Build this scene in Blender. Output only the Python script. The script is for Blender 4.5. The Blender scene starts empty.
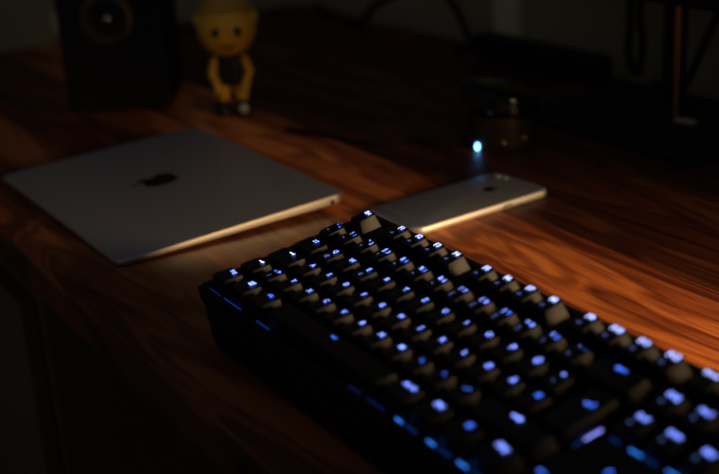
import bpy, bmesh, math, random
from mathutils import Vector, Matrix
random.seed(4)
MM = 0.001
U = 19.05
C = bpy.context.scene.collection
PI = math.pi

# ---------------------------------------------------------------- materials
def mat(name, col, rough=0.5, metal=0.0, spec=0.5, emit=None, estr=0.0, coat=0.0):
    m = bpy.data.materials.new(name); m.use_nodes = True
    b = m.node_tree.nodes['Principled BSDF']
    b.inputs['Base Color'].default_value = (*col, 1)
    b.inputs['Roughness'].default_value = rough
    b.inputs['Metallic'].default_value = metal
    b.inputs['Specular IOR Level'].default_value = spec
    b.inputs['Coat Weight'].default_value = coat
    if emit:
        b.inputs['Emission Color'].default_value = (*emit, 1)
        b.inputs['Emission Strength'].default_value = estr
    return m

def noisy(name, c1, c2, scale=400, rough=0.5, metal=0.0, bump=0.0, spec=0.5):
    m = mat(name, c1, rough, metal, spec)
    nt = m.node_tree; b = nt.nodes['Principled BSDF']
    tc = nt.nodes.new('ShaderNodeTexCoord')
    n = nt.nodes.new('ShaderNodeTexNoise'); n.inputs['Scale'].default_value = scale; n.inputs['Detail'].default_value = 4
    r = nt.nodes.new('ShaderNodeValToRGB')
    r.color_ramp.elements[0].position = .3; r.color_ramp.elements[0].color = (*c1, 1)
    r.color_ramp.elements[1].position = .7; r.color_ramp.elements[1].color = (*c2, 1)
    nt.links.new(tc.outputs['Object'], n.inputs['Vector'])
    nt.links.new(n.outputs['Fac'], r.inputs['Fac']); nt.links.new(r.outputs['Color'], b.inputs['Base Color'])
    if bump:
        bp = nt.nodes.new('ShaderNodeBump'); bp.inputs['Strength'].default_value = bump; bp.inputs['Distance'].default_value = .001
        nt.links.new(n.outputs['Fac'], bp.inputs['Height']); nt.links.new(bp.outputs['Normal'], b.inputs['Normal'])
    return m

def walnut(name, dark=1.0):
    m = bpy.data.materials.new(name); m.use_nodes = True
    nt = m.node_tree; N = nt.nodes; L = nt.links; b = N['Principled BSDF']
    tc = N.new('ShaderNodeTexCoord')
    # long staves running along x, each with its own tone and its own slice of grain
    mp0 = N.new('ShaderNodeMapping'); mp0.inputs['Location'].default_value = (.37, .052, 0)
    br = N.new('ShaderNodeTexBrick')
    br.offset = .37; br.inputs['Scale'].default_value = 1.0
    br.inputs['Brick Width'].default_value = .93; br.inputs['Row Height'].default_value = .1125
    br.inputs['Mortar Size'].default_value = .0004; br.inputs['Mortar Smooth'].default_value = .3
    br.inputs['Color1'].default_value = (0, 0, 0, 1); br.inputs['Color2'].default_value = (1, 1, 1, 1)
    br.inputs['Mortar'].default_value = (.0, .0, .0, 1)
    L.new(tc.outputs['Object'], mp0.inputs['Vector']); L.new(mp0.outputs['Vector'], br.inputs['Vector'])
    # offset the grain per stave
    sep = N.new('ShaderNodeMath'); sep.operation = 'MULTIPLY'; sep.inputs[1].default_value = 7.3
    L.new(br.outputs['Color'], sep.inputs[0])
    comb = N.new('ShaderNodeCombineXYZ'); L.new(sep.outputs[0], comb.inputs['X']); L.new(sep.outputs[0], comb.inputs['Z'])
    add = N.new('ShaderNodeVectorMath'); add.operation = 'ADD'
    L.new(tc.outputs['Object'], add.inputs[0]); L.new(comb.outputs[0], add.inputs[1])
    # big flowing figure
    mp1 = N.new('ShaderNodeMapping'); mp1.inputs['Scale'].default_value = (2.2, 13, 2.2); mp1.inputs['Rotation'].default_value = (0, 0, math.radians(-6))
    L.new(add.outputs[0], mp1.inputs['Vector'])
    n1 = N.new('ShaderNodeTexNoise'); n1.inputs['Scale'].default_value = 1.3; n1.inputs['Detail'].default_value = 3; n1.inputs['Distortion'].default_value = 1.1
    L.new(mp1.outputs[0], n1.inputs['Vector'])
    # growth rings: bands of the figure noise
    mul = N.new('ShaderNodeMath'); mul.operation = 'MULTIPLY'; mul.inputs[1].default_value = 52
    L.new(n1.outputs['Fac'], mul.inputs[0])
    sn = N.new('ShaderNodeMath'); sn.operation = 'SINE'; L.new(mul.outputs[0], sn.inputs[0])
    mr = N.new('ShaderNodeMapRange'); mr.inputs['From Min'].default_value = -1; L.new(sn.outputs[0], mr.inputs['Value'])
    # fine pores
    mp2 = N.new('ShaderNodeMapping'); mp2.inputs['Scale'].default_value = (14, 420, 14); mp2.inputs['Rotation'].default_value = (0, 0, math.radians(-4))
    L.new(add.outputs[0], mp2.inputs['Vector'])
    n2 = N.new('ShaderNodeTexNoise'); n2.inputs['Scale'].default_value = 1; n2.inputs['Detail'].default_value = 5; n2.inputs['Roughness'].default_value = .7
    L.new(mp2.outputs[0], n2.inputs['Vector'])
    ramp = N.new('ShaderNodeValToRGB'); e = ramp.color_ramp.elements
    d = dark
    e[0].position = .28; e[0].color = (.075*d, .014*d, .005*d, 1)
    e[1].position = .72; e[1].color = (.62*d, .19*d, .042*d, 1)
    k = e.new(.5); k.color = (.28*d, .068*d, .018*d, 1)
    # mix figure + rings + pores
    a1 = N.new('ShaderNodeMath'); a1.operation = 'MULTIPLY_ADD'; a1.inputs[1].default_value = .17
    L.new(mr.outputs[0], a1.inputs[0]); L.new(n1.outputs['Fac'], a1.inputs[2])
    a2 = N.new('ShaderNodeMath'); a2.operation = 'MULTIPLY_ADD'; a2.inputs[1].default_value = .52
    L.new(n2.outputs['Fac'], a2.inputs[0]); L.new(a1.outputs[0], a2.inputs[2])
    a3 = N.new('ShaderNodeMath'); a3.operation = 'SUBTRACT'; a3.inputs[1].default_value = .35
    L.new(a2.outputs[0], a3.inputs[0]); L.new(a3.outputs[0], ramp.inputs['Fac'])
    tone = N.new('ShaderNodeMapRange'); tone.inputs['To Min'].default_value = .8; tone.inputs['To Max'].default_value = 1.1
    L.new(br.outputs['Color'], tone.inputs['Value'])
    # stave row tones from the front edge; lamp pool and falloff painted in too
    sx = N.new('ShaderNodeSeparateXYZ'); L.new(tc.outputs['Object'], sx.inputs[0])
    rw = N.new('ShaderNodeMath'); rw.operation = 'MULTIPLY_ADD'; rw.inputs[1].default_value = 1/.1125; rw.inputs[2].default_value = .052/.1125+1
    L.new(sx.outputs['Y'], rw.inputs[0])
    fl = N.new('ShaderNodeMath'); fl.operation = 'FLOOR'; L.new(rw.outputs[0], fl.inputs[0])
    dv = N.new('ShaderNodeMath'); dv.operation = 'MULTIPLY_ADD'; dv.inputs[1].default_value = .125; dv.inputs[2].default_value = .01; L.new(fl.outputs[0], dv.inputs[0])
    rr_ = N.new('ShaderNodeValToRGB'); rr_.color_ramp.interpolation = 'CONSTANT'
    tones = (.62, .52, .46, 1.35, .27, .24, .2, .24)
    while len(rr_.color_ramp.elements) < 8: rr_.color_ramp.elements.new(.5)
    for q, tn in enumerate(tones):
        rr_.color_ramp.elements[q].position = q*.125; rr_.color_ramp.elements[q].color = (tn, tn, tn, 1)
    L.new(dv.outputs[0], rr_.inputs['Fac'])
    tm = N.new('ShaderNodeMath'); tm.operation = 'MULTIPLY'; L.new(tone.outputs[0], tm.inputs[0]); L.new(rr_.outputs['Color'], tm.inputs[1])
    mx = N.new('ShaderNodeVectorMath'); mx.operation = 'SCALE'
    L.new(ramp.outputs['Color'], mx.inputs[0]); L.new(tm.outputs[0], mx.inputs['Scale'])
    L.new(mx.outputs[0], b.inputs['Base Color'])
    b.inputs['Roughness'].default_value = .48
    b.inputs['Specular IOR Level'].default_value = .26
    bp = N.new('ShaderNodeBump'); bp.inputs['Strength'].default_value = .25; bp.inputs['Distance'].default_value = .0004
    L.new(n2.outputs['Fac'], bp.inputs['Height']); L.new(bp.outputs['Normal'], b.inputs['Normal'])
    return m

M = {}
M['walnut'] = walnut('walnut')
M['cab'] = noisy('cabinet_board', (.16, .11, .06), (.2, .14, .08), 6, .6)
M['handle'] = mat('brushed_handle', (.3, .3, .3), .35, 1)
M['wall'] = noisy('painted_wall', (.46, .38, .22), (.51, .43, .26), 3, .9, bump=.1)
M['wallpale'] = noisy('pale_trim', (.95, .86, .48), (.98, .90, .52), 9, .7)
M['floor'] = noisy('dark_floor', (.03, .025, .02), (.05, .04, .03), 3, .7)
M['cap'] = noisy('keycap_plastic', (.005, .005, .006), (.0075, .0073, .008), 900, .4, bump=.05, spec=.135)
M['case'] = noisy('case_plastic', (.003, .003, .004), (.005, .005, .006), 700, .5, spec=.2)
M['plate'] = mat('switch_plate', (.01, .012, .02), .45, 0, .5, (.03, .12, 1), .035)  # faint blue emission stands in for the key LEDs, which are not built
M['switch'] = mat('switch_housing', (.012, .012, .015), .4)
def glow(n, c, s): return mat(n, (.01, .01, .02), .4, 0, .3, c, s)
M['leg'] = glow('legend_white_blue', (.17, .26, 1.0), 3.6)
M['leg2'] = glow('legend_blue', (.05, .16, 1.0), 2.4)
M['legw'] = glow('legend_white', (.34, .42, 1.0), 4.0)
M['legd'] = glow('legend_dim', (.10, .16, .50), 1.3)
M['g1'] = glow('backlight_faint', (.04, .13, .9), .08)
M['g2'] = glow('backlight_soft', (.02, .16, .9), .16)
M['g3'] = glow('backlight_bright', (.03, .22, 1.0), 1.6)
M['g4'] = glow('backlight_violet', (.25, .28, 1.0), 2.2)
M['alu'] = noisy('anodised_aluminium', (.42, .43, .48), (.48, .49, .54), 1500, .40, .75)
M['alulit'] = noisy('aluminium_lit_edge', (.93, .86, .78), (.95, .88, .80), 1500, .4, 1.0)  # same aluminium, with the lamp's brightness on the edge put into the colour
M['phone_lit'] = noisy('lamplit_aluminium_edge', (.95, .90, .84), (.97, .92, .86), 1500, .5, .8)  # warm lamp light along the phone's rim painted into the colour
M['logo'] = mat('dark_logo', (.006, .006, .007), .45, 0, .2)
M['rubber'] = mat('rubber', (.01, .01, .01), .8)
M['port'] = mat('port_black', (.004, .004, .004), .6)
M['gloss'] = mat('gloss_black', (.006, .006, .007), .14)
M['matt'] = mat('matt_black', (.007, .007, .008), .6, 0, .25)
M['brown'] = mat('brown_satin', (.05, .035, .025), .38)
M['gold'] = mat('brass', (.85, .52, .16), .3, 1.0)
M['yellow'] = noisy('yellow_vinyl', (.95, .50, .02), (1.0, .56, .03), 90, .45)
M['black_v'] = mat('black_vinyl', (.01, .01, .01), .5)
M['white'] = mat('white_plastic', (.75, .68, .6), .45)
M['capdust'] = mat('dust_cap', (.5, .5, .48), .25, .8)
M['cone'] = mat('cone_paper', (.015, .014, .013), .7)
M['led'] = mat('blue_led', (.1, .3, .9), .3, 0, .5, (.16, .50, 1.0), 9)
M['colglint'] = mat('bronze_glint', (.75, .42, .18), .38, 1.0)
M['ring'] = mat('dark_bronze', (.25, .15, .06), .4, 1.0)
M['baseglint'] = mat('pale_glint', (.75, .58, .36), .5, .3)
M['glass'] = mat('lens_glass', (.01, .01, .015), .08)
M['screen'] = mat('screen_glass', (.005, .005, .006), .2)

# ---------------------------------------------------------------- mesh helpers (millimetres in, metres out)
def finish(name, bm, m, parent=None, smooth=True, bevel=0, seg=2, ang=35):
    me = bpy.data.meshes.new(name)
    bmesh.ops.recalc_face_normals(bm, faces=bm.faces[:])
    bmesh.ops.scale(bm, vec=(MM, MM, MM), verts=bm.verts[:])
    bm.to_mesh(me); bm.free()
    if smooth:
        for p in me.polygons: p.use_smooth = True
        if hasattr(me, 'set_sharp_from_angle'): me.set_sharp_from_angle(angle=math.radians(ang))
    me.materials.append(m)
    o = bpy.data.objects.new(name, me); C.objects.link(o)
    if parent: o.parent = parent
    if bevel:
        md = o.modifiers.new('bevel', 'BEVEL'); md.width = bevel*MM; md.segments = seg; md.limit_method = 'ANGLE'; md.angle_limit = math.radians(40)
    return o
def box(bm, x0, x1, y0, y1, z0, z1):
    v = [bm.verts.new(p) for p in ((x0,y0,z0),(x1,y0,z0),(x1,y1,z0),(x0,y1,z0),(x0,y0,z1),(x1,y0,z1),(x1,y1,z1),(x0,y1,z1))]
    for f in ((3,2,1,0),(4,5,6,7),(0,1,5,4),(1,2,6,5),(2,3,7,6),(3,0,4,7)): bm.faces.new([v[i] for i in f])
    return v
def rr(w, d, r, n=5, cx=0, cy=0):
    """rounded rectangle outline"""
    r = min(r, w/2-.01, d/2-.01); out = []
    for (sx, sy, a0) in ((1,1,0),(-1,1,90),(-1,-1,180),(1,-1,270)):
        for k in range(n+1):
            a = math.radians(a0 + 90*k/n)
            out.append((cx + sx*(w/2-r) + r*math.cos(a), cy + sy*(d/2-r) + r*math.sin(a)))
    return out
def loft(bm, rings, cap0=True, cap1=True):
    R = [[bm.verts.new(p) for p in ring] for ring in rings]
    n = len(R[0])
    for a, b in zip(R[:-1], R[1:]):
        for i in range(n): bm.faces.new((a[i], a[(i+1) % n], b[(i+1) % n], b[i]))
    if cap0: bm.faces.new(R[0][::-1])
    if cap1: bm.faces.new(R[-1])
    return R
def lathe(bm, prof, cx=0, cy=0, cz=0, n=40, axis='z'):
    rings = []
    for (r, h) in prof:
        ring = []
        for k in range(n):
            a = 2*PI*k/n; x, y, z = r*math.cos(a), r*math.sin(a), h
            if axis == 'x': x, y, z = z, x, y
            if axis == '-y': x, y, z = x, -z, y
            ring.append((cx+x, cy+y, cz+z))
        rings.append(ring)
    loft(bm, rings)
def tube(bm, pts, r, n=10):
    P = [Vector(p) for p in pts]
    # Catmull-Rom resample
    Q = []
    for i in range(len(P)-1):
        p0 = P[max(i-1,0)]; p1 = P[i]; p2 = P[i+1]; p3 = P[min(i+2,len(P)-1)]
        for k in range(8):
            t = k/8
            Q.append(.5*((2*p1)+(-p0+p2)*t+(2*p0-5*p1+4*p2-p3)*t*t+(-p0+3*p1-3*p2+p3)*t**3))
    Q.append(P[-1]); rings = []
    for i, p in enumerate(Q):
        d = (Q[min(i+1,len(Q)-1)]-Q[max(i-1,0)]).normalized()
        up = Vector((0,0,1)) if abs(d.z) < .95 else Vector((1,0,0))
        a = d.cross(up).normalized(); b = d.cross(a)
        rings.append([tuple(p + r*(math.cos(2*PI*k/n)*a + math.sin(2*PI*k/n)*b)) for k in range(n)])
    loft(bm, rings)
def ball(bm, c, rad, s=(1,1,1), seg=24):
    g = bmesh.ops.create_uvsphere(bm, u_segments=seg, v_segments=seg//2, radius=rad)
    for v in g['verts']: v.co = Vector((v.co.x*s[0]+c[0], v.co.y*s[1]+c[1], v.co.z*s[2]+c[2]))
def limb(bm, a, b, ra, rb, n=16):
    """tapered rounded limb between two points"""
    a, b = Vector(a), Vector(b); d = (b-a).normalized()
    up = Vector((0,0,1)) if abs(d.z) < .9 else Vector((1,0,0))
    x = d.cross(up).normalized(); y = d.cross(x); rings = []
    def ring(p, r): return [tuple(p + r*(math.cos(2*PI*k/n)*x + math.sin(2*PI*k/n)*y)) for k in range(n)]
    for t in (80, 55, 30, 0): rings.append(ring(a - d*ra*math.sin(math.radians(t)), ra*math.cos(math.radians(t))))
    for t in (0, 30, 55, 80): rings.append(ring(b + d*rb*math.sin(math.radians(t)), rb*math.cos(math.radians(t))))
    loft(bm, rings)
def empty(name, loc, rot=(0,0,0), label=None, cat=None, group=None):
    o = bpy.data.objects.new(name, None); C.objects.link(o)
    o.location = [c*MM for c in loc]; o.rotation_euler = rot; o.empty_display_size = .02
    tag(o, label, cat, group); return o
def tag(o, label=None, cat=None, group=None, kind=None):
    if label: o['label'] = label
    if cat: o['category'] = cat
    if group: o['group'] = group
    if kind: o['kind'] = kind
    return o
def new(): return bmesh.new()

# ================================================================ THE ROOM
LX, BY, FZ = -1075, 700, -740
bm = new(); box(bm, LX-60, LX, -1400, BY+60, FZ, 1700); tag(finish('wall_left', bm, M['wall'], smooth=False), kind='structure')
bm = new(); box(bm, LX, 1900, BY, BY+60, FZ, 1700); tag(finish('wall_back', bm, M['wall'], smooth=False), kind='structure')
bm = new(); box(bm, LX-60, 1900, -1400, BY+60, FZ-40, FZ); tag(finish('floor', bm, M['floor'], smooth=False), kind='structure')
bm = new(); box(bm, LX, 1900, BY-12, BY, FZ, FZ+80); tag(finish('baseboard_back', bm, M['wallpale'], smooth=False, bevel=3), kind='structure')
bm = new(); box(bm, LX, LX+12, -1400, BY-12, FZ, FZ+80); tag(finish('baseboard_left', bm, M['wallpale'], smooth=False, bevel=3), kind='structure')
bm = new(); box(bm, -612, -566, BY-16, BY, FZ+80, 1700); tag(finish('trim_1', bm, M['wallpale'], smooth=False, bevel=3), kind='structure')

# ================================================================ DESK
DX0, DX1, DY0, DY1 = -1072, 1150, -56, 650
desk = empty('desk', (0,0,0), label='dark walnut desk of long joined staves with a straight front edge', cat='desk')
bm = new(); box(bm, DX0, DX1, DY0, DY1, -27, 0)
finish('desk_top', bm, M['walnut'], desk, bevel=2.5, seg=3)
for (x, y) in ((DX0+60, DY0+90), (DX1-60, DY0+90), (DX0+60, DY1-60), (DX1-60, DY1-60)):
    bm = new(); loft(bm, [[(px, py, z) for px, py in rr(50, 50, 4, 3, x, y)] for z in (FZ, -27)])
    finish('leg', bm, M['matt'], desk)
# drawer cabinet standing under the desk at its left
cab = empty('drawer_cabinet', (-620, 150, FZ), label='dim brown drawer cabinet standing on the floor under the desk', cat='cabinet')
bm = new(); box(bm, -200, 200, -155, 320, 0, 640); finish('body', bm, M['cab'], cab, bevel=3)
for k in range(3):
    z0 = 12 + k*208
    bm = new(); box(bm, -195, 195, -173, -156, z0, z0+200); dr = finish('drawer', bm, M['cab'], cab, bevel=2)
    bm = new(); tube(bm, [(-60,-174,z0+150),(-60,-196,z0+150),(60,-196,z0+150),(60,-174,z0+150)], 4); finish('handle', bm, M['handle'], dr)

# ================================================================ KEYBOARD
TILT = 0.1345555769108253; KH = 49.03
kb = empty('mechanical_keyboard', (0, math.sin(-TILT)*KH, math.cos(TILT)*KH), (TILT, 0, 0),
           label='black mechanical keyboard with blue backlit legends on the walnut desk', cat='keyboard')
SH = -4.0/U                       # keycap centre sits this far in front of its legend
LIP, PL, BOT = -7.2, -17.0, -22.0
W0, W1, D0, D1 = -.42, 18.72, -.50, 6.36
def ub(bm, u0, u1, v0, v1, z0, z1): box(bm, u0*U, u1*U, v0*U, v1*U, z0, z1)
# lower shell, a wedge whose underside lies parallel to the desk
bm = new()
def under(y, gap):               # board z of a point gap mm above the desk
    return (gap - math.sin(TILT)*y)/math.cos(TILT) - KH
rings = []
ol = rr((W1-W0)*U, (D1-D0)*U, 9, 6, (W1+W0)/2*U, (D1+D0)/2*U)
oi = rr((W1-W0)*U-3, (D1-D0)*U-3, 8, 6, (W1+W0)/2*U, (D1+D0)/2*U)
rings.append([(x, y, under(y, 2.0)) for x, y in oi]); rings.append([(x, y, under(y, 3.5)) for x, y in ol])
rings.append([(x, y, PL-.6) for x, y in ol])
loft(bm, rings)
finish('case', bm, M['case'], kb, ang=50)
# top frame with wells for the key blocks
bm = new()
v_lo, v_mid0, v_mid1, v_hi = SH-.06, 5+SH+.03, 5.25+SH-.03, 6.25+SH+.05
ub(bm, W0+.1, W1-.1, D0+.02, v_lo, PL-.5, LIP)
ub(bm, W0+.1, W1-.1, v_hi, D1-.02, PL-.5, LIP)
ub(bm, W0+.02, -.05, v_lo, v_hi, PL-.5, LIP)
ub(bm, 18.30, W1-.02, v_lo, v_hi, PL-.5, LIP)
ub(bm, 15.05, 15.20, v_lo, v_hi, PL-.5, LIP)
ub(bm, -.05, 15.05, v_mid0, v_mid1, PL-.5, LIP)
ub(bm, 15.20, 18.30, v_mid0, v_mid1, PL-.5, LIP)
for a, b in ((1.04, 1.96), (6.04, 6.46), (10.54, 10.96)): ub(bm, a, b, v_mid1, v_hi, PL-.5, LIP)
ub(bm, 15.20, 18.30, 2+SH+.05, 3+SH-.05, PL-.5, LIP)
ub(bm, 15.20, 16.20, 1+SH+.05, 2+SH+.05, PL-.5, LIP); ub(bm, 17.30, 18.30, 1+SH+.05, 2+SH+.05, PL-.5, LIP)
finish('top_frame', bm, M['case'], kb, smooth=False, bevel=.8)
bm = new(); ub(bm, -.1, 18.35, v_lo-.02, v_hi+.02, PL-.4, PL+.2); finish('switch_plate', bm, M['plate'], kb, smooth=False)
for x, y in ((.4, .0), (17.8, .0), (.4, 5.8), (17.8, 5.8)):
    bm = new(); g = under(y*U, 1.2)
    loft(bm, [[(px, py, under(py, h)) for px, py in rr(26, 10, 4, 4, x*U, y*U)] for h in (.4, 3.8)]); finish('rubber_foot', bm, M['rubber'], kb)

# backlight escaping along the rims of the wells
def strip(u0, u1, v0, v1, m):
    bm = new(); ub(bm, u0, u1, v0, v1, LIP-1.5, LIP+.25); finish('backlight_glow', bm, M[m], kb, smooth=False, bevel=.2, seg=1)
fv = v_lo
for u0, u1, m in ((.15,.95,'g1'),(1.2,2.35,'g2'),(3.4,4.2,'g2'),(8.7,9.3,'g1'),(9.6,10.4,'g1'),(10.95,11.22,'g3'),(11.42,11.85,'g2'),(12.32,12.62,'g3'),(12.80,13.25,'g2'),(13.55,13.90,'g3'),(14.05,14.5,'g2')):
    strip(u0, u1, fv, fv+.03, m)
strip(15.02, 15.05, 1.98, 2.32, 'g2'); strip(15.02, 15.05, 2.32, 2.86, 'g4')
nv = 3+SH-.05
for u0, u1, m in ((15.42,15.72,'g2'),(16.05,16.42,'g3'),(16.5,16.9,'g2'),(17.2,17.6,'g3')): strip(u0, u1, nv, nv+.03, m)

# rows: (v centre of the key, cap height offset of the top plane, tilt of the top in rad)
ROW = {'F': (5.75+SH, .7, .07), 'N': (4.5+SH, .8, .06), 'Q': (3.5+SH, -1.0, .02), 'A': (2.5+SH, -1.0, -.01), 'Z': (1.5+SH, -.3, -.05), 'S': (.5+SH, .5, -.08)}
ZB = -11.6
_gcache = {}
def glyph_mesh(txt, size, m, bold=.012, width=1.0):
    key = (txt, size, m, bold, width)
    if key in _gcache: return _gcache[key]
    cu = bpy.data.curves.new('legend', 'FONT'); cu.body = txt; cu.size = size*MM; cu.align_x = 'CENTER'; cu.align_y = 'CENTER'
    cu.offset = bold*size*MM; cu.resolution_u = 3
    ob = bpy.data.objects.new('legend_source', cu); C.objects.link(ob)
    dg = bpy.context.evaluated_depsgraph_get(); dg.update()
    me = bpy.data.meshes.new_from_object(ob.evaluated_get(dg))
    bpy.data.objects.remove(ob); bpy.data.curves.remove(cu)
    for v in me.vertices: v.co.x *= width
    me.materials.clear(); me.materials.append(M[m]); me.name = 'legend'
    _gcache[key] = me; return me
def sym_mesh(polys, m):
    bm = new()
    for P in polys: bm.faces.new([bm.verts.new((x, y, 0)) for x, y in P])
    bmesh.ops.scale(bm, vec=(MM, MM, MM), verts=bm.verts[:])
    me = bpy.data.meshes.new('legend'); bm.to_mesh(me); bm.free(); me.materials.append(M[m]); return me
def bar(x0, y0, x1, y1, w=.55):
    d = Vector((x1-x0, y1-y0)).normalized(); n = Vector((-d.y, d.x))*w/2
    return [(x0+n.x, y0+n.y), (x0-n.x, y0-n.y), (x1-n.x, y1-n.y), (x1+n.x, y1+n.y)]
SYM = {
 'shift': [bar(-2.4,0,2.0,0,.8), [(1.4,-1.3),(1.4,1.3),(3.2,0)]],
 'caps': [bar(-2.4,0,2.0,0,.8), bar(2.4,-1.1,2.4,1.1,.7)],
 'tab': [bar(-2.3,.7,1.6,.7,.5), [(1.2,-.1),(1.2,1.5),(2.6,.7)], bar(-1.6,-.9,2.3,-.9,.5), [(-1.2,-1.7),(-1.2,-.1),(-2.6,-.9)]],
 'back': [bar(-1.6,0,3.4,0,.9), [(-1.4,-1.5),(-1.4,1.5),(-3.6,0)]],
 'enter': [bar(1.8,2.3,1.8,-.4,.8), bar(2.2,-.4,-1.6,-.4,.8), [(-1.4,-1.8),(-1.4,1.0),(-3.2,-.4)]],
 'win': [[(-1.9,.2),(-.15,.2),(-.15,1.6),(-1.9,1.35)], [(.15,.2),(1.9,.2),(1.9,1.9),(.15,1.65)], [(-1.9,-.2),(-.15,-.2),(-.15,-1.6),(-1.9,-1.35)], [(.15,-.2),(1.9,-.2),(1.9,-1.9),(.15,-1.65)]],
 'menu': [bar(-1.8,1.3,1.8,1.3), bar(-1.8,.3,1.8,.3), bar(-1.8,-.7,1.8,-.7), bar(-1.8,-1.7,1.8,-1.7)],
 'space': [bar(-2.2,.9,-2.2,-.6,.6), bar(-2.4,-.6,2.4,-.6,.7), bar(2.2,.9,2.2,-.6,.6)],
 'left': [bar(-1.2,0,2.0,0,.7), [(-1.0,-1.3),(-1.0,1.3),(-2.6,0)]],
 'right': [bar(-2.0,0,1.2,0,.7), [(1.0,-1.3),(1.0,1.3),(2.6,0)]],
 'up': [bar(0,-1.9,0,.8,.7), [(-1.3,.6),(1.3,.6),(0,2.2)]],
 'down': [bar(0,1.9,0,-.8,.7), [(-1.3,-.6),(1.3,-.6),(0,-2.2)]],
 'dot': [bar(-.9,0,.9,0,.9)], 'note': [bar(-1.1,0,1.1,0,.55), bar(.8,0,.8,1.3,.4)],
}
_capcache = {}
def cap_mesh(u, row, d=1.0):
    key = (u, row, d)
    if key in _capcache: return _capcache[key]
    vc, dz, tl = ROW[row]
    w, dp = u*U-1.1, d*U-1.1
    zt = dz
    bm = new(); rings = []
    def top(x, y): return zt + math.tan(tl)*(y-4)      # legend line (y=+4) keeps its height
    n = 4
    for f, r, over in ((0, 1.0, 0), (.0, 1.1, .35), (.55, 1.4, 0), (.92, 1.7, 0), (1.0, 1.9, 0)):
        ww = w - 7.0*(f**.9); dd = dp - 4.2*(f**.9)
        if over: ww -= .0
        ring = []
        for x, y in rr(ww, dd, r, n, 0, -.2*f if f else 0):
            ring.append((x, y, (ZB + (.6 if over else 0)) + (top(x, y) - ZB - (.6 if over else 0))*f if f < 1 else top(x, y)))
        rings.append(ring)
    # rounded rim then a shallow cylindrical dish
    for ins, drop in ((.55, -.22), (1.6, .10), (3.0, .42)):
        ww = max(w-7.0-2*ins, .8); dd = max(dp-4.2-2*ins, .8)
        rings.append([(x, y, top(x, y)-(drop if row != 'S' or u < 3 else -.22)) for x, y in rr(ww, dd, max(1.9-ins*.4,.5), n, 0, -.2)])
    loft(bm, rings, cap0=False)
    bmesh.ops.scale(bm, vec=(MM, MM, MM), verts=bm.verts[:])
    bmesh.ops.recalc_face_normals(bm, faces=bm.faces[:])
    me = bpy.data.meshes.new('keycap'); bm.to_mesh(me); bm.free()
    for p in me.polygons: p.use_smooth = True
    me.set_sharp_from_angle(angle=math.radians(42)); me.materials.append(M['cap'])
    _capcache[key] = me; return me
def add_key(uc, row, u=1.0, legends=(), name='keycap', d=1.0, vc=None, label=None):
    v0, dz, tl = ROW[row]; vv = vc if vc is not None else v0
    o = bpy.data.objects.new(name, cap_mesh(u, row, d)); C.objects.link(o); o.parent = kb
    o.location = (uc*U*MM, vv*U*MM, 0)
    if label: o['label'] = label
    for (what, x, y, size, m) in legends:
        if what in SYM: me = sym_mesh([[(a*size, b*size) for a, b in P] for P in SYM[what]], m)
        else: me = glyph_mesh(what, size, m)
        g = bpy.data.objects.new('legend', me); C.objects.link(g); g.parent = o
        z = dz + math.tan(tl)*(y-4) + .30
        g.location = (x*MM, y*MM, z*MM); g.rotation_euler = (tl, 0, 0)
    return o
# function row
FK = ['F%d' % k for k in range(1, 13)]
add_key(.5, 'F', 1, [('Esc', 0, 4, 4.6, 'legw')])
for uc, t in zip((2.5,3.5,4.5,5.5,7,8,9,10,11.5,12.5,13.5,14.5), FK):
    add_key(uc, 'F', 1, [(t, 0, 4.2, 5.0, 'legw'), ('note', -1.5, -2.6, 1.0, 'legd')])
for uc, t in ((15.75,'Druck'),(16.75,'Rollen'),(17.75,'Pause')): add_key(uc, 'F', 1, [(t, 0, 4, 3.4, 'legw')])
# number row
NR = [('^','°',''),('1','!',''),('2','"','²'),('3','§','³'),('4','$',''),('5','%',''),('6','&',''),('7','/','{'),('8','(','['),('9',')',']'),('0','=','}'),('ß','?','\\'),('´','`','')]
for k, (a, b, c) in enumerate(NR):
    big = 'leg' if k > 0 else 'leg2'
    L_ = [(b, -1.5, 4.2, 4.4, big), (a, 2.6, 3.6, 4.0, 'leg2' if k in (0,1,4,5,9,11,12) else 'leg')]
    L_.append((c if c else 'dot', -1.6, -2.0, 4.0 if c else .8, 'legd'))
    add_key(.5+k, 'N', 1, L_)
add_key(14, 'N', 2, [('back', 0, 4, 1.0, 'leg2')])
for uc, t in ((15.75,'Einfg'),(16.75,'Pos1'),(17.75,'Bild')): add_key(uc, 'N', 1, [(t, 0, 4, 3.9, 'leg'), ('dot', -2, -2, .9, 'legd')])
# upper letters
add_key(.75, 'Q', 1.5, [('tab', 0, 4, 1.0, 'leg')])
for k, t in enumerate('QWERTZUIOPÜ+'):
    L_ = [(t, 0, 4, 4.6, 'leg')]
    if t in 'QE+': L_.append(({'Q':'@','E':'€','+':'~'}[t], 0, -2.2, 3.6, 'legd'))
    if t in 'ÜP': L_ = [(t, 0, 4, 5.4, 'leg')]
    add_key(2+k, 'Q', 1, L_)
for uc, t in ((15.75,'Entf'),(16.75,'Ende'),(17.75,'Bild')): add_key(uc, 'Q', 1, [(t, 0, 4, 3.9, 'leg'), ('dot', -2, -2, .9, 'legd')])
# home row
add_key(.875, 'A', 1.75, [('caps', 0, 4, 1.0, 'legw')])
for k, t in enumerate('ASDFGHJKLÖÄ#'):
    add_key(2.25+k, 'A', 1, [(t, 0, 4, 4.6, 'leg2' if t == '#' else 'leg')])
# two-row enter key
add_key(14.375, 'Q', 1.25, [('enter', 1.5, 5, .95, 'leg2')], 'enter_keycap', 2.0, 3+SH, 'tall two-row enter keycap')
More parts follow.
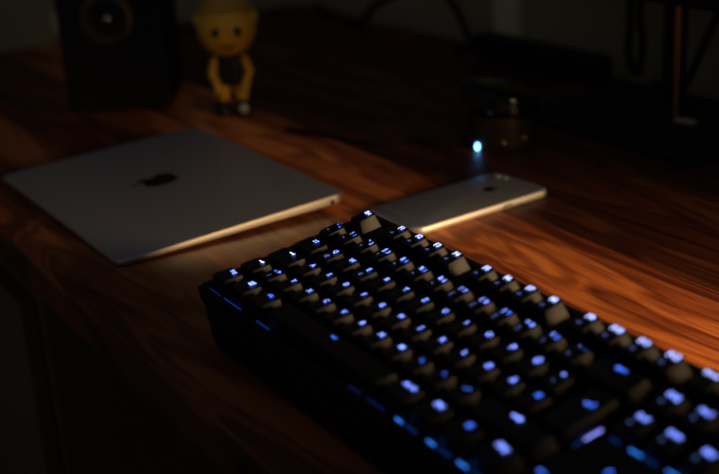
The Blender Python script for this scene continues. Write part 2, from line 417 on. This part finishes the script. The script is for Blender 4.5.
# lower letters
add_key(.625, 'Z', 1.25, [('shift', 0, 4, 1.0, 'legw')])
for k, t in enumerate('<YXCVBNM,.-'):
    L_ = [(t, 0, 4, 4.6 if t.isalpha() else 6.0, 'leg')]
    if t == '<': L_ = [('>', 1.4, 4, 4.6, 'leg'), ('<', -2.2, 3.4, 4.2, 'leg2'), ('|', 0, -2, 3.6, 'legd')]
    if t in ',.-': L_ = [({',':';','.':':','-':'_'}[t], -1, 4.6, 5.0, 'leg2'), (t, 1.2, 4.2, 5.4, 'leg2')]
    add_key(1.75+k, 'Z', 1, L_)
add_key(13.625, 'Z', 2.75, [('shift', 0, 4, 1.25, 'leg')])
add_key(16.75, 'Z', 1, [('up', 0, 4, 1.0, 'leg2')])
# bottom row
add_key(.625, 'S', 1.25, [('Strg', 0, 4, 4.0, 'leg')])
add_key(1.875, 'S', 1.25, [('win', 0, 4, 1.15, 'leg')])
add_key(3.125, 'S', 1.25, [('Alt', 0, 4, 4.0, 'leg2')])
add_key(6.875, 'S', 6.25, [('space', 0, 4, .85, 'leg2')], 'spacebar_keycap', label='long spacebar keycap')
add_key(10.625, 'S', 1.25, [('Alt Gr', 0, 4, 3.8, 'leg')])
add_key(11.875, 'S', 1.25, [('FN', 0, 4, 4.8, 'leg')])
add_key(13.125, 'S', 1.25, [('menu', 0, 4, .85, 'leg2')])
add_key(14.375, 'S', 1.25, [('Strg', 0, 4, 4.6, 'leg')])
for uc, t in ((15.75,'left'),(16.75,'down'),(17.75,'right')): add_key(uc, 'S', 1, [(t, 0, 4, 1.0, 'leg2')])

# ================================================================ LOGO OUTLINE (fruit with a bite and a leaf), height about 2 units
def logo_polys():
    half = [(0,.62),(.18,.70),(.42,.72),(.66,.60),(.78,.44)]
    right = [(.0,.60),(.16,.68),(.36,.735),(.56,.69),(.73,.53),(.60,.40),(.515,.22),(.52,.02),(.61,-.16),(.79,-.28),(.72,-.52),(.58,-.76),(.42,-.93),(.27,-.95),(.12,-.89),(0,-.87)]
    left = [(-.12,-.89),(-.27,-.95),(-.42,-.93),(-.60,-.74),(-.76,-.42),(-.83,-.08),(-.80,.22),(-.67,.49),(-.47,.66),(-.26,.69),(-.12,.64)]
    leaf = [(.02,.76),(.05,.92),(.16,1.08),(.33,1.19),(.36,1.05),(.29,.90),(.16,.79)]
    return [right+left, leaf]
def add_logo(parent, h, cx, cy, z, up, slope=0):
    bm = new(); ux, uy = up; rx_, ry_ = uy, -ux
    for P in logo_polys():
        lo = []; hi = []
        for a, b in P:
            a *= h/2.15; b *= h/2.15
            x = cx + a*rx_ + b*ux; y = cy + a*ry_ + b*uy
            lo.append((x, y, z + slope*(y-cy) - .05)); hi.append((x, y, z + slope*(y-cy) + .08))
        loft(bm, [lo, hi])
    return finish('logo', bm, M['logo'], parent, smooth=False)

# ================================================================ LAPTOP (closed, wedge-shaped)
lw, ld = 283.5, 198.5
t = 1.57904
mx = -450.0 + math.cos(t)*ld/2 + math.sin(t)*lw/2; my = -11.6 + math.sin(t)*ld/2 - math.cos(t)*lw/2
lap = empty('laptop', (mx, my, 0), (0, 0, t-PI/2), label='closed thin silver laptop with a dark fruit logo on its lid', cat='laptop')
sl = 9.0/ld                        # the lid rises towards the hinge (+y)
def ztop(y): return 9.5 + sl*y
def zbot(y): return 1.4 + .0*y
def zs(y): return max(ztop(y) - 3.5 - (1.0 + 1.9*(y+98)/196), 1.6)
out = lambda ins: rr(lw-2*ins, ld-2*ins, max(9-ins, 2), 8)
bm = new(); loft(bm, [[(x, y, zf(y)) for x, y in out(i)] for i, zf in (
    (12, lambda y: zbot(y)), (7, lambda y: zbot(y)+.25*(zs(y)-zbot(y))), (2.0, lambda y: zbot(y)+.8*(zs(y)-zbot(y))), (.4, zs), (.25, lambda y: max(ztop(y)-3.2, 2.2)), (.5, lambda y: max(ztop(y)-3.1, 2.3)))])
finish('base', bm, M['alulit'], lap, ang=40)
bm = new(); loft(bm, [[(x, y, ztop(y)-h) for x, y in out(i)] for i, h in ((.5, 2.95), (.2, 2.85), (.15, 1.6), (.2, .45), (.5, .1), (1.0, 0))])
lid = finish('lid', bm, M['alu'], lap, ang=25)
lid.data.materials.append(M['alulit'])
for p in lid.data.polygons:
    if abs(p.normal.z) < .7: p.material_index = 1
bm = new(); loft(bm, [[(x, y, ztop(y)-h) for x, y in out(1.6)] for h in (3.2, 2.7)]); finish('gasket', bm, M['rubber'], lap)
add_logo(lap, 42, -12, 0, 9.5, (0, -1), sl)
for x in (-110, 110):
    for y in (-72, 72):
        bm = new(); lathe(bm, [(7, 0), (8, .5), (8, 1.7)], x, y, 0, 20); finish('rubber_foot', bm, M['rubber'], lap)
bm = new(); lathe(bm, [(2.1, lw/2-4), (2.1, lw/2+.12)], 0, ld/2-13, 8.3, 20, 'x'); finish('headphone_jack', bm, M['port'], lap)

# ================================================================ PHONE (face down)
t = 1.62717; pl_, pw_ = 138.1, 67.0
px = -140.79 + math.cos(t)*pl_/2 + math.sin(t)*pw_/2; py = 189.73 + math.sin(t)*pl_/2 - math.cos(t)*pw_/2
ph = empty('smartphone', (px, py, 0), (0, 0, t-PI/2), label='silver smartphone lying face down behind the keyboard', cat='phone')
def phr(ins, r=10.5): return rr(pw_-2*ins, pl_-2*ins, r-ins*.9, 9)
prof = []
for k in range(0, 9):
    a = math.radians(-80 + 20*k); prof.append((2.8*(1-math.cos(a)**.7), 3.55+3.3*math.sin(a)))
bm = new(); loft(bm, [[(x, y, z) for x, y in phr(i)] for i, z in prof])
for f in bm.faces: f.normal_update()
body = finish('body', bm, M['alu'], ph, ang=25)
body.data.materials.append(M['phone_lit'])
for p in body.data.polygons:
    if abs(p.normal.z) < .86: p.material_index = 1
bm = new(); loft(bm, [[(x, y, z) for x, y in phr(4)] for z in (0.02, .35)]); finish('front_glass', bm, M['glass'], ph)
# antenna lines: across the back near each end, wrapping the edges
M['band'] = mat('antenna_band', (.20, .20, .21), .5)
for s in (1, -1):
    y0 = s*(pl_/2-13)
    bm = new(); rings = []
    for (x, z) in [(-33.42, 3.4), (-33.1, 4.7), (-32.2, 6.0), (-30.6, 6.78), (-28, 6.92), (28, 6.92), (30.6, 6.78), (32.2, 6.0), (33.1, 4.7), (33.42, 3.4)]:
        yy = y0
        nx = 1 if x > 31 else (-1 if x < -31 else 0)
        rings.append([(x+nx*.14, yy-.7, z+.06), (x+nx*.14, yy+.7, z+.06), (x-nx*.5, yy+.7, z-.5), (x-nx*.5, yy-.7, z-.5)])
    loft(bm, rings); finish('antenna_band', bm, M['band'], ph, smooth=False)
add_logo(ph, 14.5, 0, pl_/2-36, 6.86, (0, 1))
cx, cy = -pw_/2+10.5, pl_/2-8.5
bm = new(); lathe(bm, [(4.1, 6.5), (4.1, 7.5), (3.8, 7.75), (3.1, 7.75), (3.0, 7.5)], cx, cy, 0, 28); cr = finish('camera_ring', bm, M['alu'], ph)
bm = new(); lathe(bm, [(3.0, 6.8), (3.0, 7.55), (.5, 7.6)], cx, cy, 0, 24); finish('lens', bm, M['glass'], cr)
bm = new(); lathe(bm, [(2.1, 6.5), (2.1, 6.95), (1.6, 7.0)], cx+11, cy, 0, 20); finish('flash', bm, M['white'], ph)
for y, l in ((20, 10), (4, 10)):
    bm = new(); loft(bm, [[(-33.3-dx, y+b, 3.6+a) for a, b in rr(2.2, l, 1.1, 4)] for dx in (-.4, .55)]); finish('volume_button', bm, M['alu'], ph)
bm = new(); loft(bm, [[(33.3+dx, 22+b, 3.6+a) for a, b in rr(2.2, 10, 1.1, 4)] for dx in (-.4, .5)]); finish('power_button', bm, M['alu'], ph)

# ================================================================ SPEAKER
ang = math.atan2(-.52, .85)      # the baffle looks this way
sp = empty('desktop_speaker', (-664, 200, 0), (0, 0, math.atan2(.85, .52)), label='black box loudspeaker standing on the desk beyond the laptop', cat='speaker')
SW, SD, SHH = 112, 120, 240
bm = new(); box(bm, -SW/2, SW/2, -SD/2, SD/2, 3, SHH); finish('cabinet', bm, M['matt'], sp, bevel=4, seg=3)
fy = -SD/2
def driver(z, R, name, x=-2, gold=True):
    bm = new(); lathe(bm, [(R*1.0, -1), (R*1.18, 0), (R*1.2, 2.2), (R*1.05, 3.0), (R*.98, 1.0), (R*.98, -1)], x, fy, z, 40, '-y'); f = finish(name, bm, M['ring' if gold else 'matt'], sp)
    bm = new(); lathe(bm, [(R*.99, -1), (R*.98, 1.2), (R*.9, 2.2), (R*.82, 1.0), (R*.35, -7), (R*.33, -9)], x, fy, z, 40, '-y'); c = finish('cone', bm, M['cone'], f)
    bm = new(); lathe(bm, [(R*.37, -8), (R*.36, -5), (R*.28, -2), (R*.14, .4), (R*.02, 1.0)], x, fy, z, 30, '-y'); finish('dust_cap', bm, M['capdust'], f)
driver(103, 23, 'woofer'); driver(178, 18, 'tweeter', gold=False)
for x in (-46, 46):
    for y in (-48, 48):
        bm = new(); lathe(bm, [(7, 0), (8, 1), (8, 3.2)], x, y, 0, 16); finish('rubber_foot', bm, M['rubber'], sp)

# ================================================================ TOY FIGURE
fg = empty('toy_figure', (-521, 263, 0), (0, 0, math.radians(62)), label='yellow and black toy figure with an oversized head beside the speaker', cat='figurine')
bm = new(); ball(bm, (0, 0, 92), 31, (1.0, .92, .98), 32); ball(bm, (-29, 2, 100), 8, (.6, 1, 1), 16); ball(bm, (29, 2, 100), 8, (.6, 1, 1), 16)
hd = finish('head', bm, M['yellow'], fg)
for x in (-10, 12):
    bm = new(); ball(bm, (x, -26.5, 91), 4.2, (1, .6, 1.25), 16); finish('eye', bm, M['black_v'], hd)
bm = new(); tube(bm, [(-7, -27.2, 77), (0, -26.8, 74.5), (8, -27.0, 77)], 1.1, 8); finish('mouth', bm, M['black_v'], hd)
bm = new(); ball(bm, (0, 3, 98.5), 31.2, (1.01, .93, .95), 32)
for f in [f for f in bm.faces if f.calc_center_median().z < 108 and f.calc_center_median().y < 8]: bm.faces.remove(f)
M['hair'] = mat('dull_gold_vinyl', (.55, .29, .03), .6)
finish('hair', bm, M['hair'], hd)
bm = new(); loft(bm, [[(x, y, z) for x, y in rr(w, d, min(w, d)*.45, 5)] for w, d, z in ((22, 16, 30), (27, 19, 34), (27, 19, 44), (30, 20, 54), (26, 18, 61), (14, 12, 65))])
finish('torso', bm, M['black_v'], fg)
for s in (-1, 1):
    bm = new(); limb(bm, (s*15, 0, 57), (s*20, -3, 44), 5, 4.5); limb(bm, (s*20, -3, 44), (s*15, -9, 33), 4.4, 3.8); finish('arm', bm, M['yellow'], fg)
    bm = new(); limb(bm, (s*15, -9, 32), (s*14, -11, 29), 4.6, 4.2)
    for q in range(3): limb(bm, (s*(13+q*1.8), -12, 30), (s*(13+q*1.8), -13.5, 25.5), 1.3, 1.1, 8)
    finish('hand', bm, M['yellow'], fg)
    bm = new(); limb(bm, (s*8, 0, 32), (s*10, -2, 15), 7.2, 6.0); finish('leg', bm, M['yellow'], fg)
    bm = new(); loft(bm, [[(x, y, z) for x, y in rr(w, d, w*.45, 5, s*11, -6)] for w, d, z in ((17, 27, 0), (18.5, 29, 2), (18, 28, 7), (14, 20, 12), (11, 12, 15))])
    sh = finish('shoe', bm, M['black_v'], fg)
    if s == 1:
        bm = new(); ball(bm, (s*11, -18, 7.5), 5, (1.0, .75, 1.0), 16); finish('toe_cap', bm, M['white'], sh)

# ================================================================ ROUND DEVICE WITH BLUE LIGHT
pk = empty('smart_speaker_puck', (-234, 399, 0), (0, 0, math.radians(55)), label='round glossy black device with a small blue light on the desk', cat='device')
pk.name = 'round_dock'
bm = new(); lathe(bm, [(30, 0), (32, 1.5), (32.5, 4), (32, 30), (32, 31)], n=56); finish('base_ring', bm, M['brown'], pk)
def slope_ring(r, z, k): return [(r*math.cos(2*PI*i/56), r*math.sin(2*PI*i/56), z + k*r*math.cos(2*PI*i/56)) for i in range(56)]
bm = new(); loft(bm, [slope_ring(r, z, -.22) for r, z in ((32.2, 32), (36, 36), (36.5, 46), (35, 51), (31, 53), (12, 53.5))]); finish('head', bm, M['gloss'], pk)
def on_side(r, a, z): return (r*math.cos(math.radians(a)), r*math.sin(math.radians(a)), z)
# screws face the viewer (+x -y in the world); the light sits low on the left flank
for a, z in ((-88, 8), (-52, 10)):
    p = on_side(32.4, a, z); bm = new(); ball(bm, p, 2.6, (1, 1, 1), 14); finish('brass_contact', bm, M['gold'], pk)
p = on_side(33.2, -133, 3.2); bm = new(); ball(bm, p, 2.6, (.7, .7, 1.25), 16); finish('indicator_light', bm, M['led'], pk)
bm = new(); tube(bm, [(-32,0,3),(-60,-6,3),(-85,10,3),(-120,4,3),(-170,40,3),(-210,70,3)], 2.6); finish('cord', bm, M['matt'], pk)

# ================================================================ MONITOR
mo = empty('monitor', (-175, 560, 0), (0, 0, 0), label='black monitor on a single column stand at the back of the desk', cat='monitor')
bm = new(); loft(bm, [[(x, y, z) for x, y in rr(w, d, 26, 8, 0, -14)] for w, d, z in ((236, 164, 0), (240, 168, 1.5), (240, 168, 6), (236, 164, 8))]); finish('stand_base', bm, M['matt'], mo)
bm = new(); loft(bm, [[(x, y, z) for x, y in rr(20, 14, 3, 5, 7, -5)] for z in (8, 330)]); finish('stand_column', bm, M['matt'], mo)
bm = new(); loft(bm, [[(x, y, z) for x, y in rr(6, 5, 2.0, 5, 16.5, -11.5)] for z in (10, 122)]); finish('column_glint', bm, M['colglint'], mo)  # strip added as the golden reflection down the column's lit corner
bm = new(); loft(bm, [[(x, y, z) for x, y in rr(24, 14, 6, 5, 30, -12)] for z in (8, 9.2)]); finish('base_glint', bm, M['baseglint'], mo)  # pale patch added as the highlight lying on the base plate
bm = new(); box(bm, -285, 285, -38, -13, 120, 460); finish('screen_housing', bm, M['matt'], mo, bevel=4, seg=3)
bm = new(); box(bm, -273, 273, -39, -37.5, 136, 448); finish('screen', bm, M['screen'], mo)
bm = new(); box(bm, -70, 70, -13, 10, 230, 370); finish('rear_mount', bm, M['matt'], mo, bevel=5)

# ================================================================ CABLES AND CLUTTER AT THE BACK
def cable(name, pts, r, label, group=None):
    bm = new(); tube(bm, pts, r); o = finish(name, bm, M['matt']); tag(o, label, 'cable', group); return o
cable('power_cable', [(-1000,640,6),(-830,610,5),(-760,600,40),(-700,640,70),(-640,640,50),(-600,636,12),(-585,632,5),(-575,600,5)], 5,
      'thick black cable looping up in front of the back wall')
cable('display_cable', [(-300,640,330),(-302,640,90),(-298,641,52),(-304,642,14),(-318,641,30),(-316,640,90),(-314,640,330)], 4,
      'thin black cable hanging in a loop beside the monitor column')
cable('video_cable', [(-90,668,330),(-180,664,140),(-207,650,80),(-228,645,30),(-246,645,4.2),(-285,645,4.2)], 4,
      'black cable slanting down to the desk right of the monitor column')
bm = new(); box(bm, -545, -330, 600, 630, 0, 30)
o = finish('cable_box', bm, M['matt'], None, bevel=5, seg=3); tag(o, 'long low black cable box lying along the back of the desk', 'cable box')
# pale socket low on the left wall
sk = empty('wall_socket', (LX, 268, 26), label='small pale socket low on the left wall beside the speaker', cat='socket')
bm = new(); loft(bm, [[(x, a, b) for a, b in rr(34, 34, 10, 6)] for x in (0, 6)]); finish('plate', bm, M['wallpale'], sk, bevel=1)
bm = new(); lathe(bm, [(11, 5.8), (11, 7.0), (9, 7.0)], 0, 0, 0, 24, 'x'); finish('socket_ring', bm, M['white'], sk)

# ================================================================ LIGHT
w = bpy.data.worlds.new('world'); bpy.context.scene.world = w; w.use_nodes = True
bg = w.node_tree.nodes['Background']; bg.inputs['Color'].default_value = (.80, .82, 1.0, 1); bg.inputs['Strength'].default_value = .028
def area(name, loc, target, size, power, col, spread=180, sy=None):
    ld_ = bpy.data.lights.new(name, 'AREA'); ld_.energy = power; ld_.color = col; ld_.size = size*MM; ld_.spread = math.radians(spread)
    if sy: ld_.shape = 'RECTANGLE'; ld_.size_y = sy*MM
    o = bpy.data.objects.new(name, ld_); C.objects.link(o); o.location = Vector(loc)*MM
    o.rotation_euler = (Vector(target)-Vector(loc)).to_track_quat('-Z', 'Y').to_euler(); return o
def spot(name, loc, target, size, power, col, cone, blend):
    ld_ = bpy.data.lights.new(name, 'SPOT'); ld_.energy = power; ld_.color = col; ld_.shadow_soft_size = size*MM
    ld_.spot_size = math.radians(cone); ld_.spot_blend = blend
    o = bpy.data.objects.new(name, ld_); C.objects.link(o); o.location = Vector(loc)*MM
    o.rotation_euler = (Vector(target)-Vector(loc)).to_track_quat('-Z', 'Y').to_euler(); return o
spot('desk_lamp', (640, 450, 190), (230, 240, 0), 75, 26, (1.0, .65, .31), 51, 1.0)
area('room_fill', (300, -900, 700), (0, 0, 0), 500, .12, (.85, .9, 1.0))
area('overhead_fill', (-300, 150, 1500), (-300, 150, 0), 1500, .8, (.62, .72, 1.0))  # cool fill added overhead to lift the laptop and phone tops

# ================================================================ CAMERA
cam = bpy.data.cameras.new('camera'); co = bpy.data.objects.new('camera', cam); C.objects.link(co)
Rt = Matrix(((0.5283008741885089, -0.2666290447630164, 0.8061061585302638), (0.8468958992366211, 0.23317938054305162, -0.4779065937458425), (-0.06054355612162492, 0.935166471265047, 0.34899591521080514)))
co.matrix_world = Matrix.Translation(Vector((643.09175821, -281.5168549, 323.97778999))*MM) @ Rt.to_4x4()
cam.sensor_width = 36; cam.lens = 1219.8485*36/719; cam.clip_start = .01
cam.dof.use_dof = True; cam.dof.focus_distance = .775; cam.dof.aperture_fstop = 4.8
bpy.context.scene.camera = co
bpy.context.scene.view_settings.view_transform = 'Standard'
bpy.context.scene.view_settings.look = 'None'
